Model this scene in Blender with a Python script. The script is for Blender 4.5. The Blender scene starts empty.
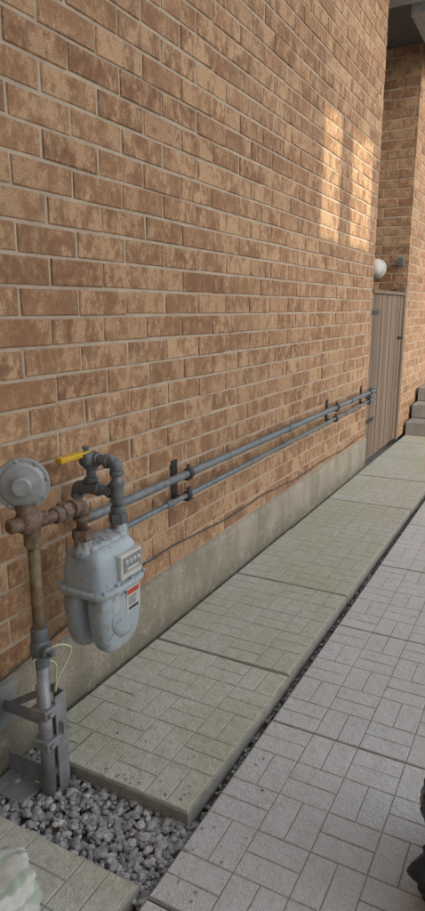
import bpy, math, random
import numpy as np
from mathutils import Vector, Matrix, noise as mnoise
random.seed(7)
scene = bpy.context.scene
COL = scene.collection

# ---------------------------------------------------------------- materials
def newmat(name, rough=0.8, metal=0.0, color=(0.5,0.5,0.5)):
    m = bpy.data.materials.new(name); m.use_nodes = True
    nt = m.node_tree; b = nt.nodes["Principled BSDF"]
    b.inputs["Roughness"].default_value = rough
    b.inputs["Metallic"].default_value = metal
    b.inputs["Base Color"].default_value = (*color, 1)
    return m, nt, b
def N(nt, t, **kw):
    n = nt.nodes.new(t)
    for k, v in kw.items(): setattr(n, k, v)
    return n
def L(nt, a, b): nt.links.new(a, b)
def coords(nt, scale=(1,1,1), rnd=False, rs=9.0):
    tc = N(nt, "ShaderNodeTexCoord")
    src = tc.outputs["Object"]
    at = None
    if rnd:
        at = N(nt, "ShaderNodeAttribute", attribute_name="rnd")
        vm = N(nt, "ShaderNodeVectorMath", operation='MULTIPLY_ADD')
        L(nt, at.outputs["Color"], vm.inputs[0]); vm.inputs[1].default_value = (rs,rs,rs)
        L(nt, src, vm.inputs[2]); src = vm.outputs[0]
    mp = N(nt, "ShaderNodeVectorMath", operation='MULTIPLY')
    L(nt, src, mp.inputs[0]); mp.inputs[1].default_value = scale
    return mp.outputs[0], at
def noise(nt, vec, scale, detail=4, rough=0.55, dist=0.0):
    n = N(nt, "ShaderNodeTexNoise")
    n.inputs["Scale"].default_value = scale; n.inputs["Detail"].default_value = detail
    n.inputs["Roughness"].default_value = rough; n.inputs["Distortion"].default_value = dist
    L(nt, vec, n.inputs["Vector"]); return n.outputs["Fac"]
def ramp(nt, fac, stops):
    r = N(nt, "ShaderNodeValToRGB"); e = r.color_ramp.elements
    while len(e) > 1: e.remove(e[0])
    e[0].position = stops[0][0]; c = stops[0][1]
    e[0].color = (c,c,c,1) if not isinstance(c, tuple) else (*c,1)
    for p, c in stops[1:]:
        x = e.new(p); x.color = (c,c,c,1) if not isinstance(c, tuple) else (*c,1)
    L(nt, fac, r.inputs[0]); return r.outputs[0]
def mix(nt, fac, a, b, mode='MIX'):
    m = N(nt, "ShaderNodeMix", data_type='RGBA', blend_type=mode)
    for s, v in ((m.inputs[0], fac), (m.inputs[6], a), (m.inputs[7], b)):
        if isinstance(v, (int, float)): s.default_value = v
        elif isinstance(v, tuple): s.default_value = (*v, 1)
        else: L(nt, v, s)
    return m.outputs[2]
def math_(nt, op, a, b):
    m = N(nt, "ShaderNodeMath", operation=op)
    for i, v in enumerate((a, b)):
        if isinstance(v, (int, float)): m.inputs[i].default_value = v
        else: L(nt, v, m.inputs[i])
    return m.outputs[0]
def bump(nt, bsdf, h, strength=0.4, dist=0.003):
    b = N(nt, "ShaderNodeBump"); b.inputs["Strength"].default_value = strength
    b.inputs["Distance"].default_value = dist
    L(nt, h, b.inputs["Height"]); L(nt, b.outputs[0], bsdf.inputs["Normal"])

def mat_brick():
    m, nt, b = newmat("brick_face", 0.9)
    v, at = coords(nt, (1,1,0.75), True)
    n1 = noise(nt, v, 42, 5, 0.72)
    n1b = noise(nt, v, 13, 2, 0.5)
    v2, _ = coords(nt, (1,1,1), True)
    v0, _ = coords(nt)
    n2 = noise(nt, v2, 210, 2, 0.7)
    nbig = noise(nt, v0, 0.9, 4, 0.6)
    sep = N(nt, "ShaderNodeSeparateColor"); L(nt, at.outputs["Color"], sep.inputs[0])
    light = mix(nt, sep.outputs[0], (0.53,0.335,0.185), (0.42,0.245,0.13))
    light = mix(nt, ramp(nt, n2, [(0.45,0.0),(0.7,0.55)]), light, (0.60,0.445,0.295))
    dark = mix(nt, sep.outputs[2], (0.20,0.092,0.044), (0.30,0.155,0.077))
    f = math_(nt, 'ADD', n1, math_(nt, 'MULTIPLY', math_(nt,'SUBTRACT', n1b, 0.5), 0.8))
    f = math_(nt, 'ADD', f, math_(nt, 'MULTIPLY', math_(nt,'SUBTRACT', sep.outputs[1], 0.5), 0.15))
    f = math_(nt, 'ADD', f, math_(nt, 'MULTIPLY', math_(nt,'SUBTRACT', nbig, 0.5), 0.14))
    fac = ramp(nt, f, [(0.41,0.0),(0.51,0.55),(0.67,0.92)])
    c = mix(nt, fac, light, dark)
    c = mix(nt, ramp(nt, n2, [(0.3,0.5),(0.5,0.0)]), c, (0.13,0.068,0.034))
    c = mix(nt, ramp(nt, nbig, [(0.35,0.20),(0.6,0.0)]), c, (0.12,0.078,0.045))
    L(nt, c, b.inputs["Base Color"])
    h = math_(nt, 'ADD', math_(nt,'MULTIPLY', n1, 1.0), math_(nt,'MULTIPLY', n2, 0.6))
    bump(nt, b, h, 0.7, 0.0035)
    return m
def mat_simple(name, c1, c2, scale=8, rough=0.85, bs=0.3, fine=150, metal=0, stops=(0.35,0.65), bd=0.002):
    m, nt, b = newmat(name, rough, metal)
    v, _ = coords(nt)
    n1 = noise(nt, v, scale, 4, 0.6); n2 = noise(nt, v, fine, 2, 0.65)
    c = mix(nt, ramp(nt, n1, [(stops[0],0.0),(stops[1],1.0)]), c1, c2)
    c = mix(nt, ramp(nt, n2, [(0.3,0.25),(0.6,0.0)]), c, tuple(x*0.4 for x in c1))
    L(nt, c, b.inputs["Base Color"]); bump(nt, b, n2, bs, bd)
    return m
def mat_found():
    m, nt, b = newmat("foundation_parging", 0.95)
    v, _ = coords(nt); v3, _ = coords(nt, (1,1,0.35))
    n1 = noise(nt, v3, 5, 5, 0.65); n2 = noise(nt, v, 90, 3, 0.65); n3 = noise(nt, v, 24, 4, 0.6)
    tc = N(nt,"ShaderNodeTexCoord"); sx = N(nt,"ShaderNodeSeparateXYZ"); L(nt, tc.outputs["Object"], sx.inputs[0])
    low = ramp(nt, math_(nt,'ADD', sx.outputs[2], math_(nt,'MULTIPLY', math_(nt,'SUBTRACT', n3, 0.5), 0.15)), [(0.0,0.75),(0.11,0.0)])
    c = mix(nt, ramp(nt, n1, [(0.38,0.0),(0.62,1.0)]), (0.38,0.335,0.265), (0.25,0.22,0.165))
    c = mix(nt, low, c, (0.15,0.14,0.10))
    c = mix(nt, ramp(nt, n3, [(0.56,0.0),(0.72,0.5)]), c, (0.45,0.41,0.335))
    c = mix(nt, ramp(nt, n2, [(0.35,0.5),(0.52,0.0)]), c, (0.14,0.12,0.09))
    L(nt, c, b.inputs["Base Color"]); bump(nt, b, math_(nt,'ADD',n2,n3), 0.7, 0.005)
    return m
def mat_slab(name, base, base2, moss, mossamt, dirt):
    m, nt, b = newmat(name, 0.92)
    v, at = coords(nt)
    at = N(nt, "ShaderNodeAttribute", attribute_name="rnd")
    sep = N(nt, "ShaderNodeSeparateColor"); L(nt, at.outputs["Color"], sep.inputs[0])
    c = mix(nt, sep.outputs[0], base, base2)
    nb = noise(nt, v, 2.0, 4, 0.62, 0.5)
    nm = noise(nt, v, 26, 5, 0.72)
    nf = noise(nt, v, 170, 2, 0.7)
    mf = math_(nt, 'ADD', nb, math_(nt,'MULTIPLY', math_(nt,'SUBTRACT', nm, 0.5), 0.40))
    c = mix(nt, math_(nt,'MULTIPLY', ramp(nt, mf, [(0.38,0.0),(0.60,1.0)]), mossamt), c, moss)
    c = mix(nt, math_(nt,'MULTIPLY', ramp(nt, nm, [(0.50,0.0),(0.66,0.8)]), 0.6), c, dirt)
    c = mix(nt, ramp(nt, nf, [(0.3,0.45),(0.5,0.0)]), c, tuple(x*0.5 for x in base))
    c = mix(nt, ramp(nt, nf, [(0.58,0.0),(0.75,0.4)]), c, tuple(min(1,x*1.3) for x in base))
    L(nt, c, b.inputs["Base Color"])
    h = math_(nt,'ADD', math_(nt,'MULTIPLY', nm, 1.6), math_(nt,'MULTIPLY', nf, 0.4))
    bump(nt, b, h, 1.0, 0.006)
    return m
M = {}
M['brick'] = mat_brick()
M['mortar'] = mat_simple("mortar", (0.42,0.335,0.25), (0.52,0.43,0.33), 14, 0.95, 0.5, 240)
M['found'] = mat_found()
M['slabA'] = mat_slab("slab_weathered", (0.55,0.535,0.465), (0.47,0.46,0.395), (0.43,0.425,0.30), 0.8, (0.34,0.32,0.25))
M['slabB'] = mat_slab("slab_grey", (0.60,0.595,0.575), (0.52,0.52,0.505), (0.51,0.50,0.47), 0.6, (0.42,0.405,0.385))
M['edge'] = mat_simple("slab_side", (0.25,0.24,0.205), (0.33,0.315,0.27), 20, 0.95, 0.5)
M['soil'] = mat_simple("soil", (0.20,0.175,0.145), (0.28,0.25,0.215), 12, 1.0, 0.8, 100)
M['galv'] = mat_simple("galvanised_pipe", (0.15,0.165,0.175), (0.23,0.25,0.26), 25, 0.5, 0.08, 200, 0.35)
M['galvdk'] = mat_simple("galvanised_fitting", (0.11,0.125,0.135), (0.19,0.205,0.215), 30, 0.55, 0.15, 200, 0.3)
M['galvlt'] = mat_simple("galvanised_bracket", (0.25,0.26,0.27), (0.36,0.37,0.38), 18, 0.5, 0.08, 200, 0.4)
M['rustpipe'] = mat_simple("rusty_pipe", (0.24,0.20,0.12), (0.15,0.08,0.04), 45, 0.65, 0.25, 180, 0.2)
M['bronze'] = mat_simple("bronze_fitting", (0.13,0.075,0.05), (0.24,0.18,0.13), 45, 0.62, 0.25, 180, 0.25)
M['black'] = mat_simple("black_steel", (0.02,0.02,0.022), (0.035,0.033,0.032), 20, 0.6, 0.1)
M['yellow'] = mat_simple("yellow_vinyl", (0.70,0.43,0.02), (0.60,0.36,0.02), 30, 0.45, 0.05)
M['reg'] = mat_simple("regulator_casting", (0.38,0.39,0.39), (0.29,0.30,0.30), 25, 0.45, 0.06, 200, 0.25)
M['white'] = mat_simple("white_plastic", (0.62,0.62,0.59), (0.50,0.49,0.46), 12, 0.5, 0.05)
M['red'] = mat_simple("red_label", (0.50,0.06,0.04), (0.42,0.05,0.04), 12, 0.5, 0.0)
M['ink'] = mat_simple("label_ink", (0.05,0.05,0.05), (0.07,0.07,0.07), 12, 0.5, 0.0)
M['cable'] = mat_simple("cable_jacket", (0.05,0.045,0.04), (0.08,0.07,0.06), 12, 0.6, 0.0)
M['wire'] = mat_simple("pale_wire", (0.62,0.62,0.38), (0.55,0.55,0.35), 12, 0.5, 0.0)
M['trim'] = mat_simple("soffit_metal", (0.11,0.10,0.09), (0.09,0.08,0.07), 6, 0.6, 0.05)
M['blocker_stucco'] = mat_simple("blocker_stucco", (0.72,0.69,0.63), (0.66,0.63,0.58), 3, 0.95, 0.4)  # pale finish, only for the added sun blocker
M['stone'] = mat_simple("step_concrete", (0.33,0.31,0.28), (0.24,0.225,0.205), 6, 0.95, 0.5, 90)
M['bagblack'] = mat_simple("black_plastic", (0.010,0.011,0.015), (0.016,0.017,0.024), 12, 0.35, 0.1)

def mat_meter():
    m, nt, b = newmat("meter_paint", 0.5, 0.1)
    v, _ = coords(nt); vs_, _ = coords(nt, (1,1,0.25))
    n1 = noise(nt, v, 9, 4, 0.6); n2 = noise(nt, v, 45, 5, 0.7); n3 = noise(nt, v, 200, 2); n4 = noise(nt, vs_, 60, 4, 0.65)
    tc = N(nt,"ShaderNodeTexCoord"); sx = N(nt,"ShaderNodeSeparateXYZ"); L(nt, tc.outputs["Object"], sx.inputs[0])
    c = mix(nt, ramp(nt, n1, [(0.35,0.0),(0.65,1.0)]), (0.34,0.41,0.45), (0.42,0.475,0.50))
    c = mix(nt, ramp(nt, n2, [(0.54,0.0),(0.70,0.85)]), c, (0.22,0.19,0.15))
    zz = math_(nt,'ADD', sx.outputs[2], math_(nt,'MULTIPLY', math_(nt,'SUBTRACT', n4, 0.5), 0.16))
    c = mix(nt, ramp(nt, zz, [(0.665,0.0),(0.70,0.85)]), c, (0.16,0.09,0.055))
    band = ramp(nt, zz, [(0.470,0.0),(0.515,0.6),(0.535,0.4),(0.545,0.0)])
    c = mix(nt, math_(nt,'MULTIPLY', band, ramp(nt, n4, [(0.45,0.0),(0.6,1.0)])), c, (0.18,0.12,0.08))
    L(nt, c, b.inputs["Base Color"]); bump(nt, b, math_(nt,'ADD',n3,n2), 0.2, 0.002)
    return m
M['meter'] = mat_meter()
def mat_wood():
    m, nt, b = newmat("weathered_wood", 0.85)
    v, at = coords(nt, (1,1,0.06), True)
    n1 = noise(nt, v, 60, 5, 0.65); n2 = noise(nt, v, 14, 3)
    sep = N(nt, "ShaderNodeSeparateColor"); L(nt, at.outputs["Color"], sep.inputs[0])
    c = mix(nt, ramp(nt, n1, [(0.35,0.0),(0.65,1.0)]), (0.10,0.068,0.046), (0.20,0.14,0.095))
    c = mix(nt, ramp(nt, n2, [(0.4,0.0),(0.7,0.6)]), c, (0.07,0.047,0.032))
    c = mix(nt, math_(nt,'MULTIPLY',sep.outputs[1],0.65), c, (0.24,0.18,0.13))
    L(nt, c, b.inputs["Base Color"]); bump(nt, b, n1, 0.4, 0.002); return m
M['wood'] = mat_wood()
def mat_gravel():
    m, nt, b = newmat("gravel_stone", 0.85)
    v, at = coords(nt, (1,1,1), True)
    sep = N(nt, "ShaderNodeSeparateColor"); L(nt, at.outputs["Color"], sep.inputs[0])
    n1 = noise(nt, v, 90, 3, 0.6)
    c = ramp(nt, sep.outputs[0], [(0.0,(0.21,0.21,0.215)),(0.45,(0.34,0.34,0.34)),(0.85,(0.45,0.44,0.43)),(1.0,(0.62,0.60,0.57))])
    c = mix(nt, ramp(nt, n1, [(0.35,0.4),(0.6,0.0)]), c, (0.19,0.175,0.165))
    L(nt, c, b.inputs["Base Color"]); bump(nt, b, n1, 0.4, 0.002); return m
M['gravel'] = mat_gravel()
def mat_bag():
    m, nt, b = newmat("pale_bag", 0.5)
    v, _ = coords(nt)
    w = N(nt, "ShaderNodeTexWave"); L(nt, v, w.inputs["Vector"]); w.inputs["Scale"].default_value = 5
    w.inputs["Distortion"].default_value = 3
    c = mix(nt, ramp(nt, w.outputs["Fac"], [(0.75,0.0),(0.85,0.7)]), (0.56,0.56,0.51), (0.33,0.42,0.30))
    L(nt, c, b.inputs["Base Color"]); return m
M['bag'] = mat_bag()

# ---------------------------------------------------------------- builders
def empty(name):
    e = bpy.data.objects.new(name, None); COL.objects.link(e); e.empty_display_size = 0.1
    return e
class MB:
    def __init__(s): s.v=[]; s.f=[]; s.c=[]; s.sm=[]
    def add(s, vs, fs, col=(0.5,0.5,0.5), smooth=False):
        o=len(s.v); s.v += [tuple(p) for p in vs]; s.f += [tuple(i+o for i in f) for f in fs]
        s.c += [(col[0],col[1],col[2],1.0)]*len(vs); s.sm += [smooth]*len(fs)
    def obj(s, name, mat, parent=None):
        me = bpy.data.meshes.new(name); me.from_pydata(s.v, [], s.f); me.update()
        a = me.attributes.new("rnd", 'FLOAT_COLOR', 'POINT')
        a.data.foreach_set("color", np.array(s.c, dtype=np.float32).ravel())
        me.polygons.foreach_set("use_smooth", s.sm)
        me.materials.append(mat)
        ob = bpy.data.objects.new(name, me); COL.objects.link(ob)
        if parent: ob.parent = parent
        return ob
def rc(): return (random.random(), random.random(), random.random())
def cbox(mb, o, u, v, n, w, h, d, ch, jit=0.0, col=None):
    """chamfered block: base rect at o spanned by u*w, v*h, rising along n by d"""
    o,u,v,n = Vector(o),Vector(u),Vector(v),Vector(n)
    pts=[]
    for (a,b,c_) in ((0,0,0),(0,0,d-ch),(ch,ch,d)):
        for (s,t) in ((0,0),(1,0),(1,1),(0,1)):
            x = a if s==0 else w-a; y = b if t==0 else h-b
            j = lambda: random.uniform(-jit,jit)
            pts.append(o+u*(x+j())+v*(y+j())+n*(c_+(j()*0.6 if c_>0 else 0)))
    fs=[]
    for r in (0,4):
        for i in range(4):
            k=(i+1)%4; fs.append((r+i,r+k,r+4+k,r+4+i))
    fs.append((8,9,10,11))
    mb.add(pts, fs, col or rc())
def box(mb, a, b, col=None, bev=0.0):
    a=Vector(a); b=Vector(b)
    x0,y0,z0=a; x1,y1,z1=b
    if bev<=0:
        vs=[(x0,y0,z0),(x1,y0,z0),(x1,y1,z0),(x0,y1,z0),(x0,y0,z1),(x1,y0,z1),(x1,y1,z1),(x0,y1,z1)]
        fs=[(3,2,1,0),(4,5,6,7),(0,1,5,4),(1,2,6,5),(2,3,7,6),(3,0,4,7)]
        mb.add(vs,fs,col or rc()); return
    import bmesh
    bm=bmesh.new(); bmesh.ops.create_cube(bm,size=1)
    for vv in bm.verts: vv.co=Vector(((x0+x1)/2+vv.co.x*(x1-x0),(y0+y1)/2+vv.co.y*(y1-y0),(z0+z1)/2+vv.co.z*(z1-z0)))
    bmesh.ops.bevel(bm,geom=bm.edges[:],offset=bev,segments=2,affect='EDGES',profile=0.5)
    bm.verts.index_update()
    mb.add([v.co.copy() for v in bm.verts],[tuple(v.index for v in f.verts) for f in bm.faces],col or rc()); bm.free()
def frame(d):
    d=Vector(d).normalized(); t=Vector((0,0,1)) if abs(d.z)<0.9 else Vector((1,0,0))
    a=d.cross(t).normalized(); return d,a,d.cross(a).normalized()
def lathe(mb, o, axis, prof, seg=24, smooth=True):
    o=Vector(o); d,a,b=frame(axis); vs=[]; fs=[]
    for (t,r) in prof:
        for i in range(seg):
            an=2*math.pi*i/seg; vs.append(o+d*t+(a*math.cos(an)+b*math.sin(an))*r)
    for k in range(len(prof)-1):
        for i in range(seg):
            j=(i+1)%seg; fs.append((k*seg+i,k*seg+j,(k+1)*seg+j,(k+1)*seg+i))
    fs.append(tuple(range(seg))[::-1]); fs.append(tuple((len(prof)-1)*seg+i for i in range(seg)))
    mb.add(vs,fs,rc(),smooth)
def cyl(mb, p, q, r, seg=20, ch=0.002):
    p=Vector(p); q=Vector(q); l=(q-p).length
    lathe(mb,p,q-p,[(0,r-ch),(0.0,r-ch),(ch,r),(ch*1.01,r),(l-ch*1.01,r),(l-ch,r),(l,r-ch)],seg)
def hexnut(mb,p,q,r): 
    p=Vector(p); q=Vector(q); l=(q-p).length
    lathe(mb,p,q-p,[(0,r*0.93),(l*0.12,r),(l*0.88,r),(l,r*0.93)],6,False)
def tube(mb, pts, r, fil=0.02, seg=16):
    pts=[Vector(p) for p in pts]; path=[pts[0]]
    for i in range(1,len(pts)-1):
        a,b,c=pts[i-1],pts[i],pts[i+1]; f=min(fil,(a-b).length*0.49,(c-b).length*0.49)
        p0=b+(a-b).normalized()*f; p1=b+(c-b).normalized()*f
        for k in range(9):
            t=k/8; path.append(p0*(1-t)**2+b*2*t*(1-t)+p1*t*t)
    path.append(pts[-1])
    d,u,w=frame(path[1]-path[0]); vs=[]; fs=[]
    for i,p in enumerate(path):
        t=(path[min(i+1,len(path)-1)]-path[max(i-1,0)]).normalized()
        u=(u-t*u.dot(t)).normalized(); w=t.cross(u)
        for k in range(seg):
            an=2*math.pi*k/seg; vs.append(p+(u*math.cos(an)+w*math.sin(an))*r)
    for i in range(len(path)-1):
        for k in range(seg):
            j=(k+1)%seg; fs.append((i*seg+k,i*seg+j,(i+1)*seg+j,(i+1)*seg+k))
    fs.append(tuple(range(seg))[::-1]); fs.append(tuple((len(path)-1)*seg+k for k in range(seg)))
    mb.add(vs,fs,rc(),True)
def elbow(mb, c, d1, d2, r, arm=0.032):
    c=Vector(c); d1=Vector(d1).normalized(); d2=Vector(d2).normalized()
    tube(mb,[c+d1*arm,c,c+d2*arm],r*1.17,arm*0.95)
    for d in (d1,d2): cyl(mb,c+d*(arm-0.010),c+d*(arm+0.004),r*1.38)
def sup(mb, c, R, e1, e2, nu=40, nv=28, fn=None):
    vs=[]; fs=[]
    sg=lambda x,e: math.copysign(abs(x)**e,x)
    for j in range(nv+1):
        ph=-math.pi/2+math.pi*j/nv
        for i in range(nu):
            th=2*math.pi*i/nu
            p=Vector((sg(math.cos(ph),e1)*sg(math.cos(th),e2),sg(math.cos(ph),e1)*sg(math.sin(th),e2),sg(math.sin(ph),e1)))
            if fn: p=fn(p)
            vs.append(Vector(c)+Vector((p.x*R[0],p.y*R[1],p.z*R[2])))
    for j in range(nv):
        for i in range(nu):
            k=(i+1)%nu; fs.append((j*nu+i,j*nu+k,(j+1)*nu+k,(j+1)*nu+i))
    mb.add(vs,fs,rc(),True)

# ---------------------------------------------------------------- brick house
house = empty("brick_house")
CH, BL, J = 0.0895, 0.262, 0.0105
YS=-1.15
def brick_wall(name, o, u, n, length, z0, z1, phase=0.0):
    mb=MB(); mt=MB(); o=Vector(o); u=Vector(u); n=Vector(n); up=Vector((0,0,1))
    rows=int(round((z1-z0)/CH))
    for r in range(rows):
        z=z0+r*CH; s=-(BL/2 if r%2 else 0)+phase+random.uniform(-.006,.006)
        while s>0: s-=BL
        while s<length:
            a=max(s+J/2,0); b=min(s+BL-J/2,length)
            if b-a>0.02:
                t=random.uniform(-0.0015,0.0025)
                cbox(mb,o+u*(a+random.uniform(-0.002,0.002))+up*(z+J/2+random.uniform(-0.0015,0.0015))-n*0.012,u,up,n,b-a,CH-J,0.012+t,0.0035,0.0018)
            s+=BL
    p=o-n*0.0045
    q=[p+up*z0,p+u*length+up*z0,p+u*length+up*z1,p+up*z1]
    mt.add(q,[(0,1,2,3)])
    mb.obj(name+"_bricks",M['brick'],house); mt.obj(name+"_mortar",M['mortar'],house)
WE=5.40
brick_wall("side_wall",(0,YS,0),(0,1,0),(1,0,0),WE-YS,0.25,5.0,phase=-0.05-0.026)
brick_wall("recess_wall",(-1.2,6.75,0),(1,0,0),(0,-1,0),1.2,0.0,3.76)
brick_wall("rear_wall",(0,6.75,0),(0,1,0),(1,0,0),3.2,0.0,3.76)
brick_wall("wall_end",(-0.1,WE,0),(-1,0,0),(0,1,0),1.1,0.25,3.76)
mb=MB(); box(mb,(-1.2,YS,0.2),(-0.02,WE-0.02,5.0)); mb.obj("wall_core",M['mortar'],house)
mb=MB(); box(mb,(-0.1,WE-0.1,0.25),(-0.0055,WE-0.006,5.0)); mb.obj("corner_return",M['mortar'],house)
mb=MB(); box(mb,(-1.25,6.77,0.0),(-0.02,9.9,3.76)); mb.obj("rear_core",M['mortar'],house)
mb=MB(); ny=150; nz=10; vs=[]; fs=[]
for j in range(ny+1):
    for k in range(nz+1):
        y=YS+(WE-YS)*j/ny; z=-0.1+0.348*k/nz
        x=0.012+0.006*mnoise.noise(Vector((y*3,z*5,0)))+0.003*mnoise.noise(Vector((y*14,z*14,3)))
        if k==nz: x-=0.006
        vs.append((x,y,z+(0.006*mnoise.noise(Vector((y*6,9,0))) if k==nz else 0)))
for j in range(ny):
    for k in range(nz): a=j*(nz+1)+k; fs.append((a,a+nz+1,a+nz+2,a+1))
o=len(vs)
for j in range(ny+1): vs.append((-0.05,YS+(WE-YS)*j/ny,0.247))
for j in range(ny): a=j*(nz+1)+nz; fs.append((a,a+nz+1,o+j+1,o+j))
mb.add(vs,fs,(0.5,.5,.5),True); mb.obj("foundation",M['found'],house)
mb=MB(); box(mb,(-1.1,WE-0.1,-0.1),(0.006,WE+0.008,0.247)); mb.obj("foundation_end",M['found'],house)
mb=MB(); box(mb,(-1.2,WE+0.012,3.762),(0.42,9.9,3.80)); mb.obj("soffit",M['trim'],house)
mb=MB(); box(mb,(0.10,WE+0.3,3.60),(0.24,9.9,3.760)); box(mb,(-1.1,WE+0.016,3.62),(0.24,WE+0.16,3.759)); mb.obj("fascia_beam",M['galvlt'],house)

# ---------------------------------------------------------------- wooden gate
gate=empty("wooden_gate")
mb=MB(); y=WE+0.03; i=0
while y<6.62:
    w=0.112; box(mb,(-0.035,y,0.02),(-0.012+random.uniform(-.003,.003),y+w,1.47+random.uniform(-.005,.005)),rc(),0.003); y+=w+0.012; i+=1
mb.obj("planks",M['wood'],gate)
mb=MB(); 
for z in (0.3,1.25): box(mb,(-0.075,WE+0.03,z),(-0.037,6.64,z+0.09),rc(),0.003)
box(mb,(-0.06,WE+0.03,1.475),(0.004,6.66,1.505),rc(),0.003)
box(mb,(-0.08,6.65,0.0),(0.01,6.735,1.56),rc(),0.004)
mb.obj("rails_and_post",M['wood'],gate)
mb=MB(); box(mb,(-0.009,6.50,1.05),(0.004,6.60,1.08),rc(),0.001); cyl(mb,(0.004,6.53,1.065),(0.035,6.53,1.065),0.008)
for z in (0.36,1.3): box(mb,(-0.0085,WE+0.03,z),(-0.005,WE+0.28,z+0.035))
mb.obj("latch_and_hinges",M['black'],gate)

# ---------------------------------------------------------------- steps
st=MB()
for i,(y0) in enumerate((7.0,7.3,7.6)):
    for k in range(3):
        box(st,(0.03+k*0.56,y0,-0.04 if i==0 else 0.155*i-0.01),(0.03+k*0.56+0.552,9.5,0.155*(i+1)-0.012),rc(),0.008)
st.obj("concrete_steps",M['stone'])

# ---------------------------------------------------------------- slabs
def slab(mu, ms, x0,x1,y0,y1,z,th,cx,cy,cut=None):
    tint=rc(); dz=random.uniform(-.003,.003); tx=random.uniform(-.005,.005); ty=random.uniform(-.004,.004)
    mx,my=(x0+x1)/2,(y0+y1)/2
    def P(x,y,zz): return (x,y,zz+dz+(x-mx)*tx+(y-my)*ty)
    zb=z-0.0025
    if cut:
        poly=[(x0+cut[0],y0),(x1,y0),(x1,y1),(x0,y1),(x0,y0+cut[1])]
    else: poly=[(x0,y0),(x1,y0),(x1,y1),(x0,y1)]
    n=len(poly); e=0.004
    cxm=sum(p[0] for p in poly)/n; cym=sum(p[1] for p in poly)/n
    ins=[(p[0]+(e if p[0]<cxm else -e),p[1]+(e if p[1]<cym else -e)) for p in poly]
    vs=[P(px,py,zb-th) for px,py in poly]+[P(px,py,zb-0.005) for px,py in poly]+[P(px,py,zb) for px,py in ins]
    fs=[(i,(i+1)%n,n+(i+1)%n,n+i) for i in range(n)]+[(n+i,n+(i+1)%n,2*n+(i+1)%n,2*n+i) for i in range(n)]+[tuple(2*n+i for i in range(n))]
    ms.add(vs,fs,tint)
    ex=0.004; g=0.0030
    W=(x1-x0-2*ex)/cx; H=(y1-y0-2*ex)/cy
    for i in range(cx):
        for j in range(cy):
            ax=x0+ex+i*W; ay=y0+ex+j*H
            for k in range(2):
                if (i+j)%2: bx,by,bw,bh=ax+k*W/2,ay,W/2,H
                else: bx,by,bw,bh=ax,ay+k*H/2,W,H/2
                bx+=g/2; by+=g/2; bw-=g; bh-=g
                col=(min(1,max(0,tint[0]*0.7+random.random()*0.3)),random.random(),random.random())
                if cut:
                    fl=lambda p:(p[0]-x0)/cut[0]+(p[1]-y0)/cut[1]-1.04
                    rect=[(bx,by),(bx+bw,by),(bx+bw,by+bh),(bx,by+bh)]
                    if min(fl(p) for p in rect)<0:
                        out=[]
                        for q in range(4):
                            p0,p1=rect[q],rect[(q+1)%4]; f0,f1=fl(p0),fl(p1)
                            if f0>=0: out.append(p0)
                            if f0*f1<0:
                                t=f0/(f0-f1); out.append((p0[0]+(p1[0]-p0[0])*t,p0[1]+(p1[1]-p0[1])*t))
                        if len(out)>2: mu.add([P(px,py,zb+0.0023) for px,py in out],[tuple(range(len(out)))],col)
                        continue
                o=Vector(P(bx,by,zb-0.0003))
                cbox(mu,o,(1,0,0),(0,1,0),(0,0,1),bw,bh,0.0026+random.uniform(-.0003,.0006),0.0019,0.0005,col)
ua,sa=MB(),MB()
y=1.262; first=True
while y<6.9:
    slab(ua,sa,0.028,0.622+random.uniform(-.003,.003),y,y+0.757,0.0 ,0.05,4,5,cut=(0.13,0.16) if first else None); y+=0.764; first=False
y=1.028
while y>-0.5:
    slab(ua,sa,0.14,0.622,y-0.605,y,-0.012,0.05,3,4); y-=0.61
pa=empty("weathered_slab_path")
ua.obj("slab_pattern",M['slabA'],pa); so=sa.obj("slab_bodies",M['edge'],pa)
ub,sb=MB(),MB()
x=0.654; c=0
while x<3.0:
    y=1.777-0.762*3
    while y<6.95:
        slab(ub,sb,x,x+0.604,y,y+0.759,-0.020,0.05,4,5); y+=0.762
    x+=0.607; c+=1
pb=empty("grey_slab_path")
ub.obj("slab_pattern",M['slabB'],pb); sb.obj("slab_bodies",M['edge'],pb)
mb=MB(); mb.add([(-120,-120,-0.075),(120,-120,-0.075),(120,120,-0.075),(-120,120,-0.075)],[(0,1,2,3)]); mb.obj("ground",M['soil'])

# ---------------------------------------------------------------- gravel
import bmesh
bm=bmesh.new(); bmesh.ops.create_icosphere(bm,subdivisions=2,radius=1)
bm.verts.index_update()
IV=[v.co.copy() for v in bm.verts]; IF=[tuple(v.index for v in f.verts) for f in bm.faces]; bm.free()
g=MB()
def pebble(x,y,z,s):
    sc=Vector((s*random.uniform(.8,1.35),s*random.uniform(.7,1.1),s*random.uniform(.5,.85)))
    R=Matrix.Rotation(random.uniform(0,6.28),3,'Z')@Matrix.Rotation(random.uniform(-.6,.6),3,'X')
    off=Vector((random.random()*50,random.random()*50,0)); vs=[]
    for v in IV:
        k=1+0.38*mnoise.noise(v*1.6+off)
        p=R@Vector((v.x*sc.x*k,v.y*sc.y*k,v.z*sc.z*k)); vs.append((x+p.x,y+p.y,z+p.z))
    g.add(vs,IF,rc(),False)
for _ in range(2800):
    x=random.uniform(0.02,0.65); y=random.uniform(1.0,1.45)
    if y>1.27 and not (x<0.16-(y-1.27)*0.9): continue
    pebble(x,y,random.uniform(-.060,-.038),random.choice([0.005,0.007,0.009,0.012])*random.uniform(.8,1.2))
for _ in range(700):
    pebble(random.uniform(0.02,0.14),random.uniform(0.1,1.03),random.uniform(-.06,-.038),random.uniform(.005,.012))
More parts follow.
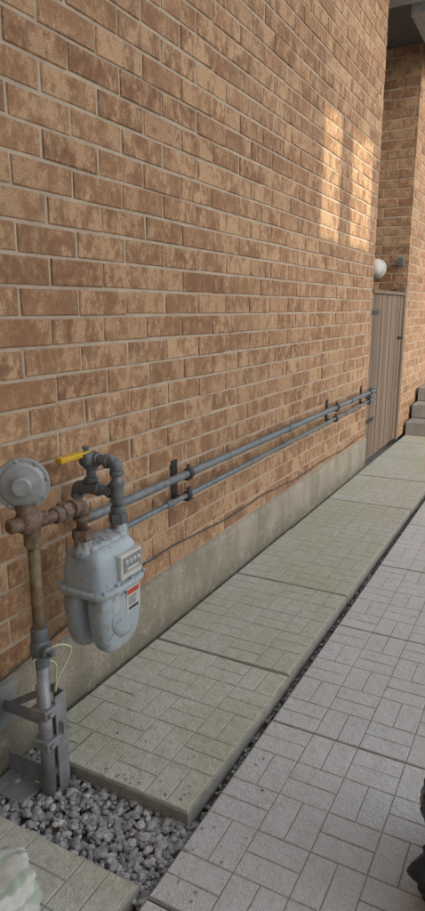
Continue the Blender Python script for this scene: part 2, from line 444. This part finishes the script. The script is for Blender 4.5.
for _ in range(1500):
    y=-0.8+7.8*random.random()**1.5
    pebble(random.uniform(0.624,0.652),y,random.uniform(-.068,-.050),random.uniform(.004,.008))
for _ in range(26):
    pebble(random.uniform(0.25,0.60),1.262+abs(random.gauss(0,0.10)),0.003,random.uniform(.003,.005))
for _ in range(16):
    pebble(random.uniform(0.66,0.80),random.uniform(1.0,1.6),-0.017,random.uniform(.003,.005))
g.obj("gravel",M['gravel'])

# ---------------------------------------------------------------- gas meter
meter=empty("gas_meter"); MX,MY=0.215,1.445
mb=MB()
def lobe(p):
    t=(p.z+1)/2
    w=0.80+0.20*min(1,t*1.6)
    return Vector((p.x*(0.80+0.2*min(1,t*1.8)),p.y*w,p.z))
for s in (-1,1): sup(mb,(MX+s*0.046,MY,0.435),(0.046,0.105,0.118),0.55,0.62,fn=lobe)
def upper(p):
    t=max(0,p.z); return Vector((p.x*(1-0.22*t*t),p.y*(1-0.12*t*t),p.z))
sup(mb,(MX,MY,0.582),(0.078,0.108,0.085),0.35,0.38,fn=upper)
sup(mb,(MX,MY,0.530),(0.098,0.122,0.012),0.25,0.45)
sup(mb,(MX,MY,0.655),(0.045,0.095,0.022),0.5,0.5)
for dy in (-0.082,0.092):
    lathe(mb,(MX,MY+dy,0.64),(0,0,1),[(0,0.034),(0.02,0.030),(0.045,0.026),(0.05,0.026)],24)
for sx in (-1,1):
    for dy in (-0.10,-0.035,0.035,0.10): cyl(mb,(MX+sx*0.086,MY+dy,0.538),(MX+sx*0.086,MY+dy,0.549),0.006,8)
lathe(mb,(MX+0.045,MY,0.44),(1,0,0),[(0,0.075),(0.040,0.073),(0.046,0.066),(0.049,0.05)],32)
lathe(mb,(MX-0.045,MY,0.44),(-1,0,0),[(0,0.075),(0.040,0.073),(0.046,0.066),(0.049,0.05)],32)
mb.obj("body",M['meter'],meter)
mb=MB()
box(mb,(MX+0.06,MY-0.025,0.553),(MX+0.094,MY+0.085,0.632),rc(),0.006)
mb.obj("index_box",M['white'],meter)
mb=MB(); box(mb,(MX+0.094,MY-0.015,0.575),(MX+0.0965,MY+0.075,0.624),rc()); mb.obj("index_window",M['galvlt'],meter)
mb=MB()
for k in range(4): lathe(mb,(MX+0.0965,MY+0.000+k*0.020,0.606),(1,0,0),[(0,0.0085),(0.0012,0.0085)],16)
box(mb,(MX+0.0965,MY+0.0,0.580),(MX+0.0975,MY+0.06,0.589))
mb.obj("index_dials",M['white'],meter)
mb=MB()
for k in range(4):
    a=k*1.3; c=Vector((MX+0.0980,MY+k*0.020,0.606)); d=Vector((0,math.cos(a),math.sin(a)))*0.007; n_=Vector((0,-d.z,d.y))*0.12
    mb.add([c-n_,c+n_,c+d],[(0,1,2)])
mb.obj("dial_hands",M['ink'],meter)
mb=MB(); box(mb,(MX+0.0935,MY-0.005,0.445),(MX+0.0955,MY+0.060,0.520)); mb.obj("label",M['white'],meter)
mb=MB(); box(mb,(MX+0.0955,MY-0.002,0.500),(MX+0.0960,MY+0.057,0.516)); mb.obj("label_band",M['red'],meter)
mb=MB()
for k in range(5): box(mb,(MX+0.0955,MY+0.002,0.490-k*0.006),(MX+0.0959,MY+0.050-random.random()*0.015,0.4925-k*0.006))
box(mb,(MX+0.0955,MY+0.002,0.449),(MX+0.0959,MY+0.054,0.459))
mb.obj("label_print",M['ink'],meter)

RI=0.0165
mb=MB()
iy=MY-0.082; oy=MY+0.092
hexnut(mb,(MX,iy,0.690),(MX,iy,0.722),0.031)
tube(mb,[(MX,iy,0.72),(MX,iy,0.80),(MX,iy-0.03,0.80)],RI,0.03)
elbow(mb,(MX,iy,0.797),(0,0,-1),(0,-1,0),0.019,0.040)
tube(mb,[(MX,iy-0.03,0.797),(MX,1.19,0.797)],RI)
hexnut(mb,(MX,1.275,0.797),(MX,1.305,0.797),0.030)
cyl(mb,(MX,1.248,0.797),(MX,1.275,0.797),0.024)
mb.obj("inlet_fitting",M['bronze'],meter)
mb=MB(); hexnut(mb,(MX,oy,0.690),(MX,oy,0.722),0.030); mb.obj("outlet_nut",M['galvdk'],meter)

# ---------------------------------------------------------------- regulator
reg=empty("gas_regulator"); ax=Vector((0.66,-0.75,0.06)).normalized()
rcn=Vector((0.195,1.160,0.905))
mb=MB()
lathe(mb,rcn-ax*0.045,ax,[(0,0.028),(0.018,0.045),(0.030,0.055),(0.034,0.068),(0.036,0.070),(0.050,0.070),(0.052,0.068),(0.053,0.060),(0.060,0.052),(0.064,0.036),(0.066,0.028),(0.086,0.026),(0.090,0.021)],40,False)
d,a,b_=frame(ax)
for k in range(8):
    an=k*math.pi/4+0.2; p=rcn+(a*math.cos(an)+b_*math.sin(an))*0.064
    cyl(mb,p+ax*0.006,p+ax*0.012,0.005,8,0.001)
ob=mb.obj("diaphragm_case",M['reg'],reg)
mb=MB()
sup(mb,(0.2,1.17,0.803),(0.030,0.036,0.034),0.7,0.7)
cyl(mb,(0.205,1.17,0.80),(0.205,1.225,0.798),0.022); cyl(mb,(0.20,1.18,0.755),(0.20,1.18,0.80),0.024)
lathe(mb,(0.2,1.165,0.80),Vector((0,-0.05,1)),[(0,0.03),(0.03,0.026),(0.055,0.03)],20)
lathe(mb,(0.2,1.16,0.803),(-0.2,-1,0),[(0,0.022),(0.05,0.02),(0.055,0.015)],16)
mb.obj("valve_body",M['bronze'],reg)

ris=empty("gas_riser")
mb=MB(); tube(mb,[(0.2,1.18,0.76),(0.2,1.18,0.40)],0.0165); hexnut(mb,(0.2,1.18,0.728),(0.2,1.18,0.757),0.025)
mb.obj("riser_pipe",M['rustpipe'],ris)
mb=MB()
cyl(mb,(0.2,1.18,0.455),(0.2,1.18,0.49),0.024); sup(mb,(0.2,1.18,0.432),(0.027,0.027,0.030),0.8,0.8)
cyl(mb,(0.2,1.18,0.432),(0.245,1.165,0.432),0.017); box(mb,(0.243,1.158,0.426),(0.262,1.172,0.440),rc(),0.002)
cyl(mb,(0.2,1.18,0.375),(0.2,1.18,0.41),0.024)
mb.obj("stop_valve",M['galvdk'],ris)
mb=MB(); tube(mb,[(0.2,1.18,0.38),(0.2,1.18,-0.08)],0.0205); mb.obj("sleeve",M['galvlt'],ris)

br=empty("meter_bracket")
mb=MB()
box(mb,(0.222,1.196,-0.08),(0.227,1.240,0.27),rc(),0.001)
box(mb,(0.182,1.236,-0.08),(0.222,1.241,0.27),rc(),0.001)
box(mb,(0.012,1.206,0.150),(0.245,1.212,0.190),rc(),0.001); box(mb,(0.012,1.212,0.150),(0.245,1.240,0.155),rc(),0.001)
box(mb,(0.008,1.12,0.10),(0.014,1.25,0.24),rc(),0.001)
for z in (0.12,0.22): box(mb,(0.172,1.150,z),(0.232,1.206,z+0.028),rc(),0.003); cyl(mb,(0.232,1.165,z+0.014),(0.242,1.165,z+0.014),0.007,6)
mb.add([(0.02,1.202,0.16),(0.02,1.202,0.185),(0.225,1.202,0.315),(0.225,1.202,0.29),(0.02,1.207,0.16),(0.02,1.207,0.185),(0.225,1.207,0.315),(0.225,1.207,0.29)],
 [(0,1,2,3),(7,6,5,4),(0,4,5,1),(1,5,6,2),(2,6,7,3),(3,7,4,0)])
mb.obj("angle_iron",M['galvlt'],br)
mb=MB(); box(mb,(0.03,1.10,-0.045),(0.17,1.19,-0.035),rc(),0.002); box(mb,(0.03,1.188,-0.045),(0.17,1.194,0.03),rc(),0.001)
mb.obj("base_plate",M['galvlt'],br)

mb=MB(); tube(mb,[(0.225,1.17,0.43),(0.25,1.20,0.445),(0.27,1.235,0.425),(0.25,1.22,0.37),(0.24,1.19,0.325),(0.235,1.19,0.29),(0.22,1.22,0.37),(0.21,1.17,0.40),(0.20,1.15,0.41),(0.20,1.155,0.33)],0.0028,0.02,8)
mb.obj("tracer_wire",M['wire'])

# ---------------------------------------------------------------- house gas pipe
gp=empty("gas_pipe"); RP=0.0165; PX=0.075
mb=MB(); mf=MB()
tube(mb,[(MX,oy,0.71),(MX,oy,0.885)],RP)
tube(mb,[(MX,oy,0.888),(0.115,oy,0.888)],RP)
tube(mb,[(0.115,oy,0.888),(0.115,oy,0.79)],RP)
tube(mb,[(MX,oy,0.790),(0.055,oy,0.790)],RP)
tube(mb,[(PX-0.02,oy,0.790),(PX-0.02,oy,0.700)],RP)
tube(mb,[(PX-0.01,oy,0.676),(PX,oy+0.05,0.676),(PX,WE-0.02,0.676)],RP,0.01)
mb.obj("pipe_runs",M['galv'],gp)
elbow(mf,(MX,oy,0.885),(0,0,-1),(-1,0,0),RP,0.036)
elbow(mf,(0.115,oy,0.888),(0,0,-1),(1,0,0),RP,0.030)
elbow(mf,(PX-0.02,oy,0.790),(0,0,-1),(1,0,0),RP,0.034)
elbow(mf,(PX-0.015,oy,0.676),(0,0,1),(0,1,0),RP,0.034)
for c_,d_ in (((MX,oy,0.79),(0,0,1)),((0.115,oy,0.79),(1,0,0))):
    c_=Vector(c_); d_=Vector(d_)
    cyl(mf,c_-d_*0.030,c_+d_*0.030,RP*1.25)
    for s in (-1,1): cyl(mf,c_+d_*s*0.022,c_+d_*s*0.034,RP*1.42)
cyl(mf,(MX-0.022,oy,0.79),(MX-0.034,oy,0.79),RP*1.42)
cyl(mf,(0.115,oy,0.812),(0.115,oy,0.826),RP*1.42)
cyl(mf,(MX,oy,0.722),(MX,oy,0.745),RP*1.4)
for y in (3.35,4.62,): cyl(mf,(PX,y,0.676),(PX,y+0.045,0.676),RP*1.3)
elbow(mf,(PX,WE-0.03,0.676),(0,-1,0),(-1,0,0),RP,0.03)
mf.obj("fittings",M['galvdk'],gp)
mb=MB(); cyl(mb,(0.115,oy-0.035,0.888),(0.115,oy+0.02,0.888),0.021); sup(mb,(0.115,oy-0.015,0.888),(0.024,0.026,0.024),.7,.7)
cyl(mb,(0.115,oy-0.02,0.905),(0.115,oy-0.02,0.926),0.009); hexnut(mb,(0.115,oy-0.02,0.922),(0.115,oy-0.02,0.930),0.013)
mb.obj("ball_valve",M['galvdk'],gp)
mb=MB(); box(mb,(0.101,oy-0.150,0.900),(0.129,oy-0.050,0.918),rc(),0.005); box(mb,(0.105,oy-0.055,0.908),(0.125,oy-0.005,0.916),rc(),0.002); mb.obj("valve_handle",M['yellow'],gp)

cd=empty("conduit")
mb=MB(); tube(mb,[(0.02,1.60,0.575),(0.07,1.62,0.575),(0.07,1.75,0.577),(0.070,WE-0.06,0.606)],0.0115,0.02)
tube(mb,[(0.070,WE-0.08,0.606),(0.070,WE-0.04,0.606),(0.0,WE-0.04,0.606)],0.0115,0.02)
mb.obj("conduit_run",M['galv'],cd)
mb=MB()
for y in (2.05,3.3,4.5):
    z=0.577+(y-1.75)/(WE-0.06-1.75)*0.029; cyl(mb,(0.07,y,z),(0.07,y+0.05,z),0.0155)
mb.obj("couplings",M['galvdk'],cd)

for y in (2.22,4.28,5.18):
    e=empty("pipe_bracket"); mb=MB()
    box(mb,(0.001,y-0.022,0.545),(0.006,y+0.022,0.725),rc(),0.001)
    for z,r in ((0.676,RP),(0.577+(y-1.75)/3.59*0.029,0.0115)):
        box(mb,(0.006,y-0.018,z-r-0.012),(0.085,y+0.018,z-r-0.001),rc(),0.001)
        lathe(mb,(PX if r==RP else 0.07,y-0.014,z),(0,1,0),[(0,r+0.001),(0.0005,r+0.006),(0.0275,r+0.006),(0.028,r+0.001)],20)
        box(mb,(0.07,y-0.010,z+r),(0.078,y+0.010,z+r+0.022),rc(),0.001)
    mb.obj("strap",M['black'],e)

mb=MB(); pts=[]
for k in range(40):
    y=1.95+k*(WE-1.97)/39; pts.append((0.006+0.003*math.sin(k*1.7),y,0.345-0.06*min(1,(k/39)*1.6)+0.008*math.sin(k*0.55)))
tube(mb,pts,0.0034,0.03,8); 
tube(mb,[(0.007,1.95,0.345),(0.010,1.6,0.31),(0.016,1.2,0.262),(0.018,0.5,0.258),(0.018,-1.0,0.256)],0.0034,0.05,8)
mb.obj("black_cable",M['cable'])

e=empty("vent_hood"); mb=MB()
lathe(mb,(-0.315,6.738,1.745),(0,-1,0),[(0,0.10),(0.012,0.10),(0.016,0.078),(0.10,0.078)],28)
sup(mb,(-0.315,6.63,1.750),(0.088,0.075,0.085),.9,.9)
mb.obj("hood",M['white'],e)
e=empty("junction_box"); mb=MB(); box(mb,(-0.10,6.70,1.76),(-0.04,6.737,1.85),rc(),0.006); box(mb,(-0.095,6.694,1.765),(-0.045,6.70,1.845),rc(),0.002); mb.obj("box",M['galvdk'],e)

# ---------------------------------------------------------------- bags
def crumple(name, c, R, mat, amp, seed, e1=0.8, neck=False):
    mb=MB()
    def fn(p):
        q=p*2.2+Vector((seed,0,0)); k=1+amp*mnoise.noise(q)+amp*0.6*abs(mnoise.noise(p*5+Vector((seed,3,0))))
        return Vector((p.x*k,p.y*k,p.z*(k if p.z>0 else 1)))
    sup(mb,c,R,e1,0.9,90,60,fn); return mb.obj(name,mat)
crumple("garbage_bag",(1.388,1.37,0.12),(0.165,0.17,0.19),M['bagblack'],0.30,4.0)
crumple("shopping_bag",(0.37,0.74,0.06),(0.14,0.13,0.10),M['bag'],0.25,11.0)

# ---------------------------------------------------------------- unseen sun blocker added behind the camera
nb=empty("sun_blocker")
e_=math.radians(25); az=math.radians(54); YB=-1.2; TH=0.06
def back(Yp,zp):
    dY=Yp-YB; return (dY*math.tan(az), zp+dY/math.cos(az)*math.tan(e_))
XL,XR,HT=-2.0,15.0,11.6
def prism(mb,poly):
    n=len(poly); vs=[(p[0],YB,p[1]) for p in poly]+[(p[0],YB-TH,p[1]) for p in poly]
    fs=[tuple(range(n)),tuple(reversed(range(n,2*n)))]+[(i,i+n,(i+1)%n+n,(i+1)%n) for i in range(n)]
    mb.add(vs,fs)
Y0,Y1,Z0,Z1=4.02,5.24,1.80,2.56  # slanted opening in the added blocker, shaped to cast the sun patch
a0=back(Y0,Z0);a1=back(Y1,Z0);b0=back(Y0,Z1);b1=back(Y1,Z1)
mb=MB()
prism(mb,[(XL,-0.1),(a0[0],-0.1),(a0[0],HT),(XL,HT)])
prism(mb,[(a1[0],-0.1),(XR,-0.1),(XR,HT),(a1[0],HT)])
prism(mb,[(a0[0],-0.1),(a1[0],-0.1),a1,a0])
prism(mb,[b0,b1,(b1[0],HT),(b0[0],HT)])
mb.obj("blocker_panel",M['blocker_stucco'],nb)
mb=MB()
for (p,q) in ((4.44,4.66),):  # added bar across the opening, splits the sun patch in two
    m0=back(p,Z0);m1=back(q,Z0);n0=back(p,Z1);n1=back(q,Z1); prism(mb,[m0,m1,n1,n0])
mb.obj("sun_patch_bar",M['white'],nb)

# ---------------------------------------------------------------- light
Ld=Vector((-math.sin(az)*math.cos(e_),math.cos(az)*math.cos(e_),-math.sin(e_)))
sun=bpy.data.lights.new("sun",'SUN'); sun.energy=5.0; sun.angle=math.radians(0.3); sun.color=(1.0,0.93,0.72)
so=bpy.data.objects.new("sun",sun); COL.objects.link(so); so.rotation_euler=Ld.to_track_quat('-Z','Y').to_euler()
w=bpy.data.worlds.new("World"); scene.world=w; w.use_nodes=True; nt=w.node_tree
bg=nt.nodes["Background"]; sky=nt.nodes.new("ShaderNodeTexSky"); sky.sky_type='NISHITA'; sky.sun_disc=False
sky.sun_elevation=e_; sky.sun_rotation=math.radians(180)-az; sky.dust_density=4.0; sky.air_density=1.0; sky.ozone_density=0.6
hs=nt.nodes.new("ShaderNodeHueSaturation"); hs.inputs["Saturation"].default_value=0.4; hs.inputs["Value"].default_value=2.65
nt.links.new(sky.outputs[0],hs.inputs["Color"]); nt.links.new(hs.outputs[0],bg.inputs["Color"]); bg.inputs["Strength"].default_value=0.15
scene.view_settings.view_transform='Standard'; scene.view_settings.look='None'; scene.view_settings.exposure=0

cam=bpy.data.cameras.new("camera"); co=bpy.data.objects.new("camera",cam); COL.objects.link(co)
co.location=(1.374,0,1.35); co.rotation_euler=(math.radians(90-13.1),0,math.radians(28.1))
cam.sensor_fit='VERTICAL'; cam.sensor_height=36; cam.sensor_width=36; cam.lens=632/911*36; cam.clip_start=0.05; cam.clip_end=500
scene.camera=co
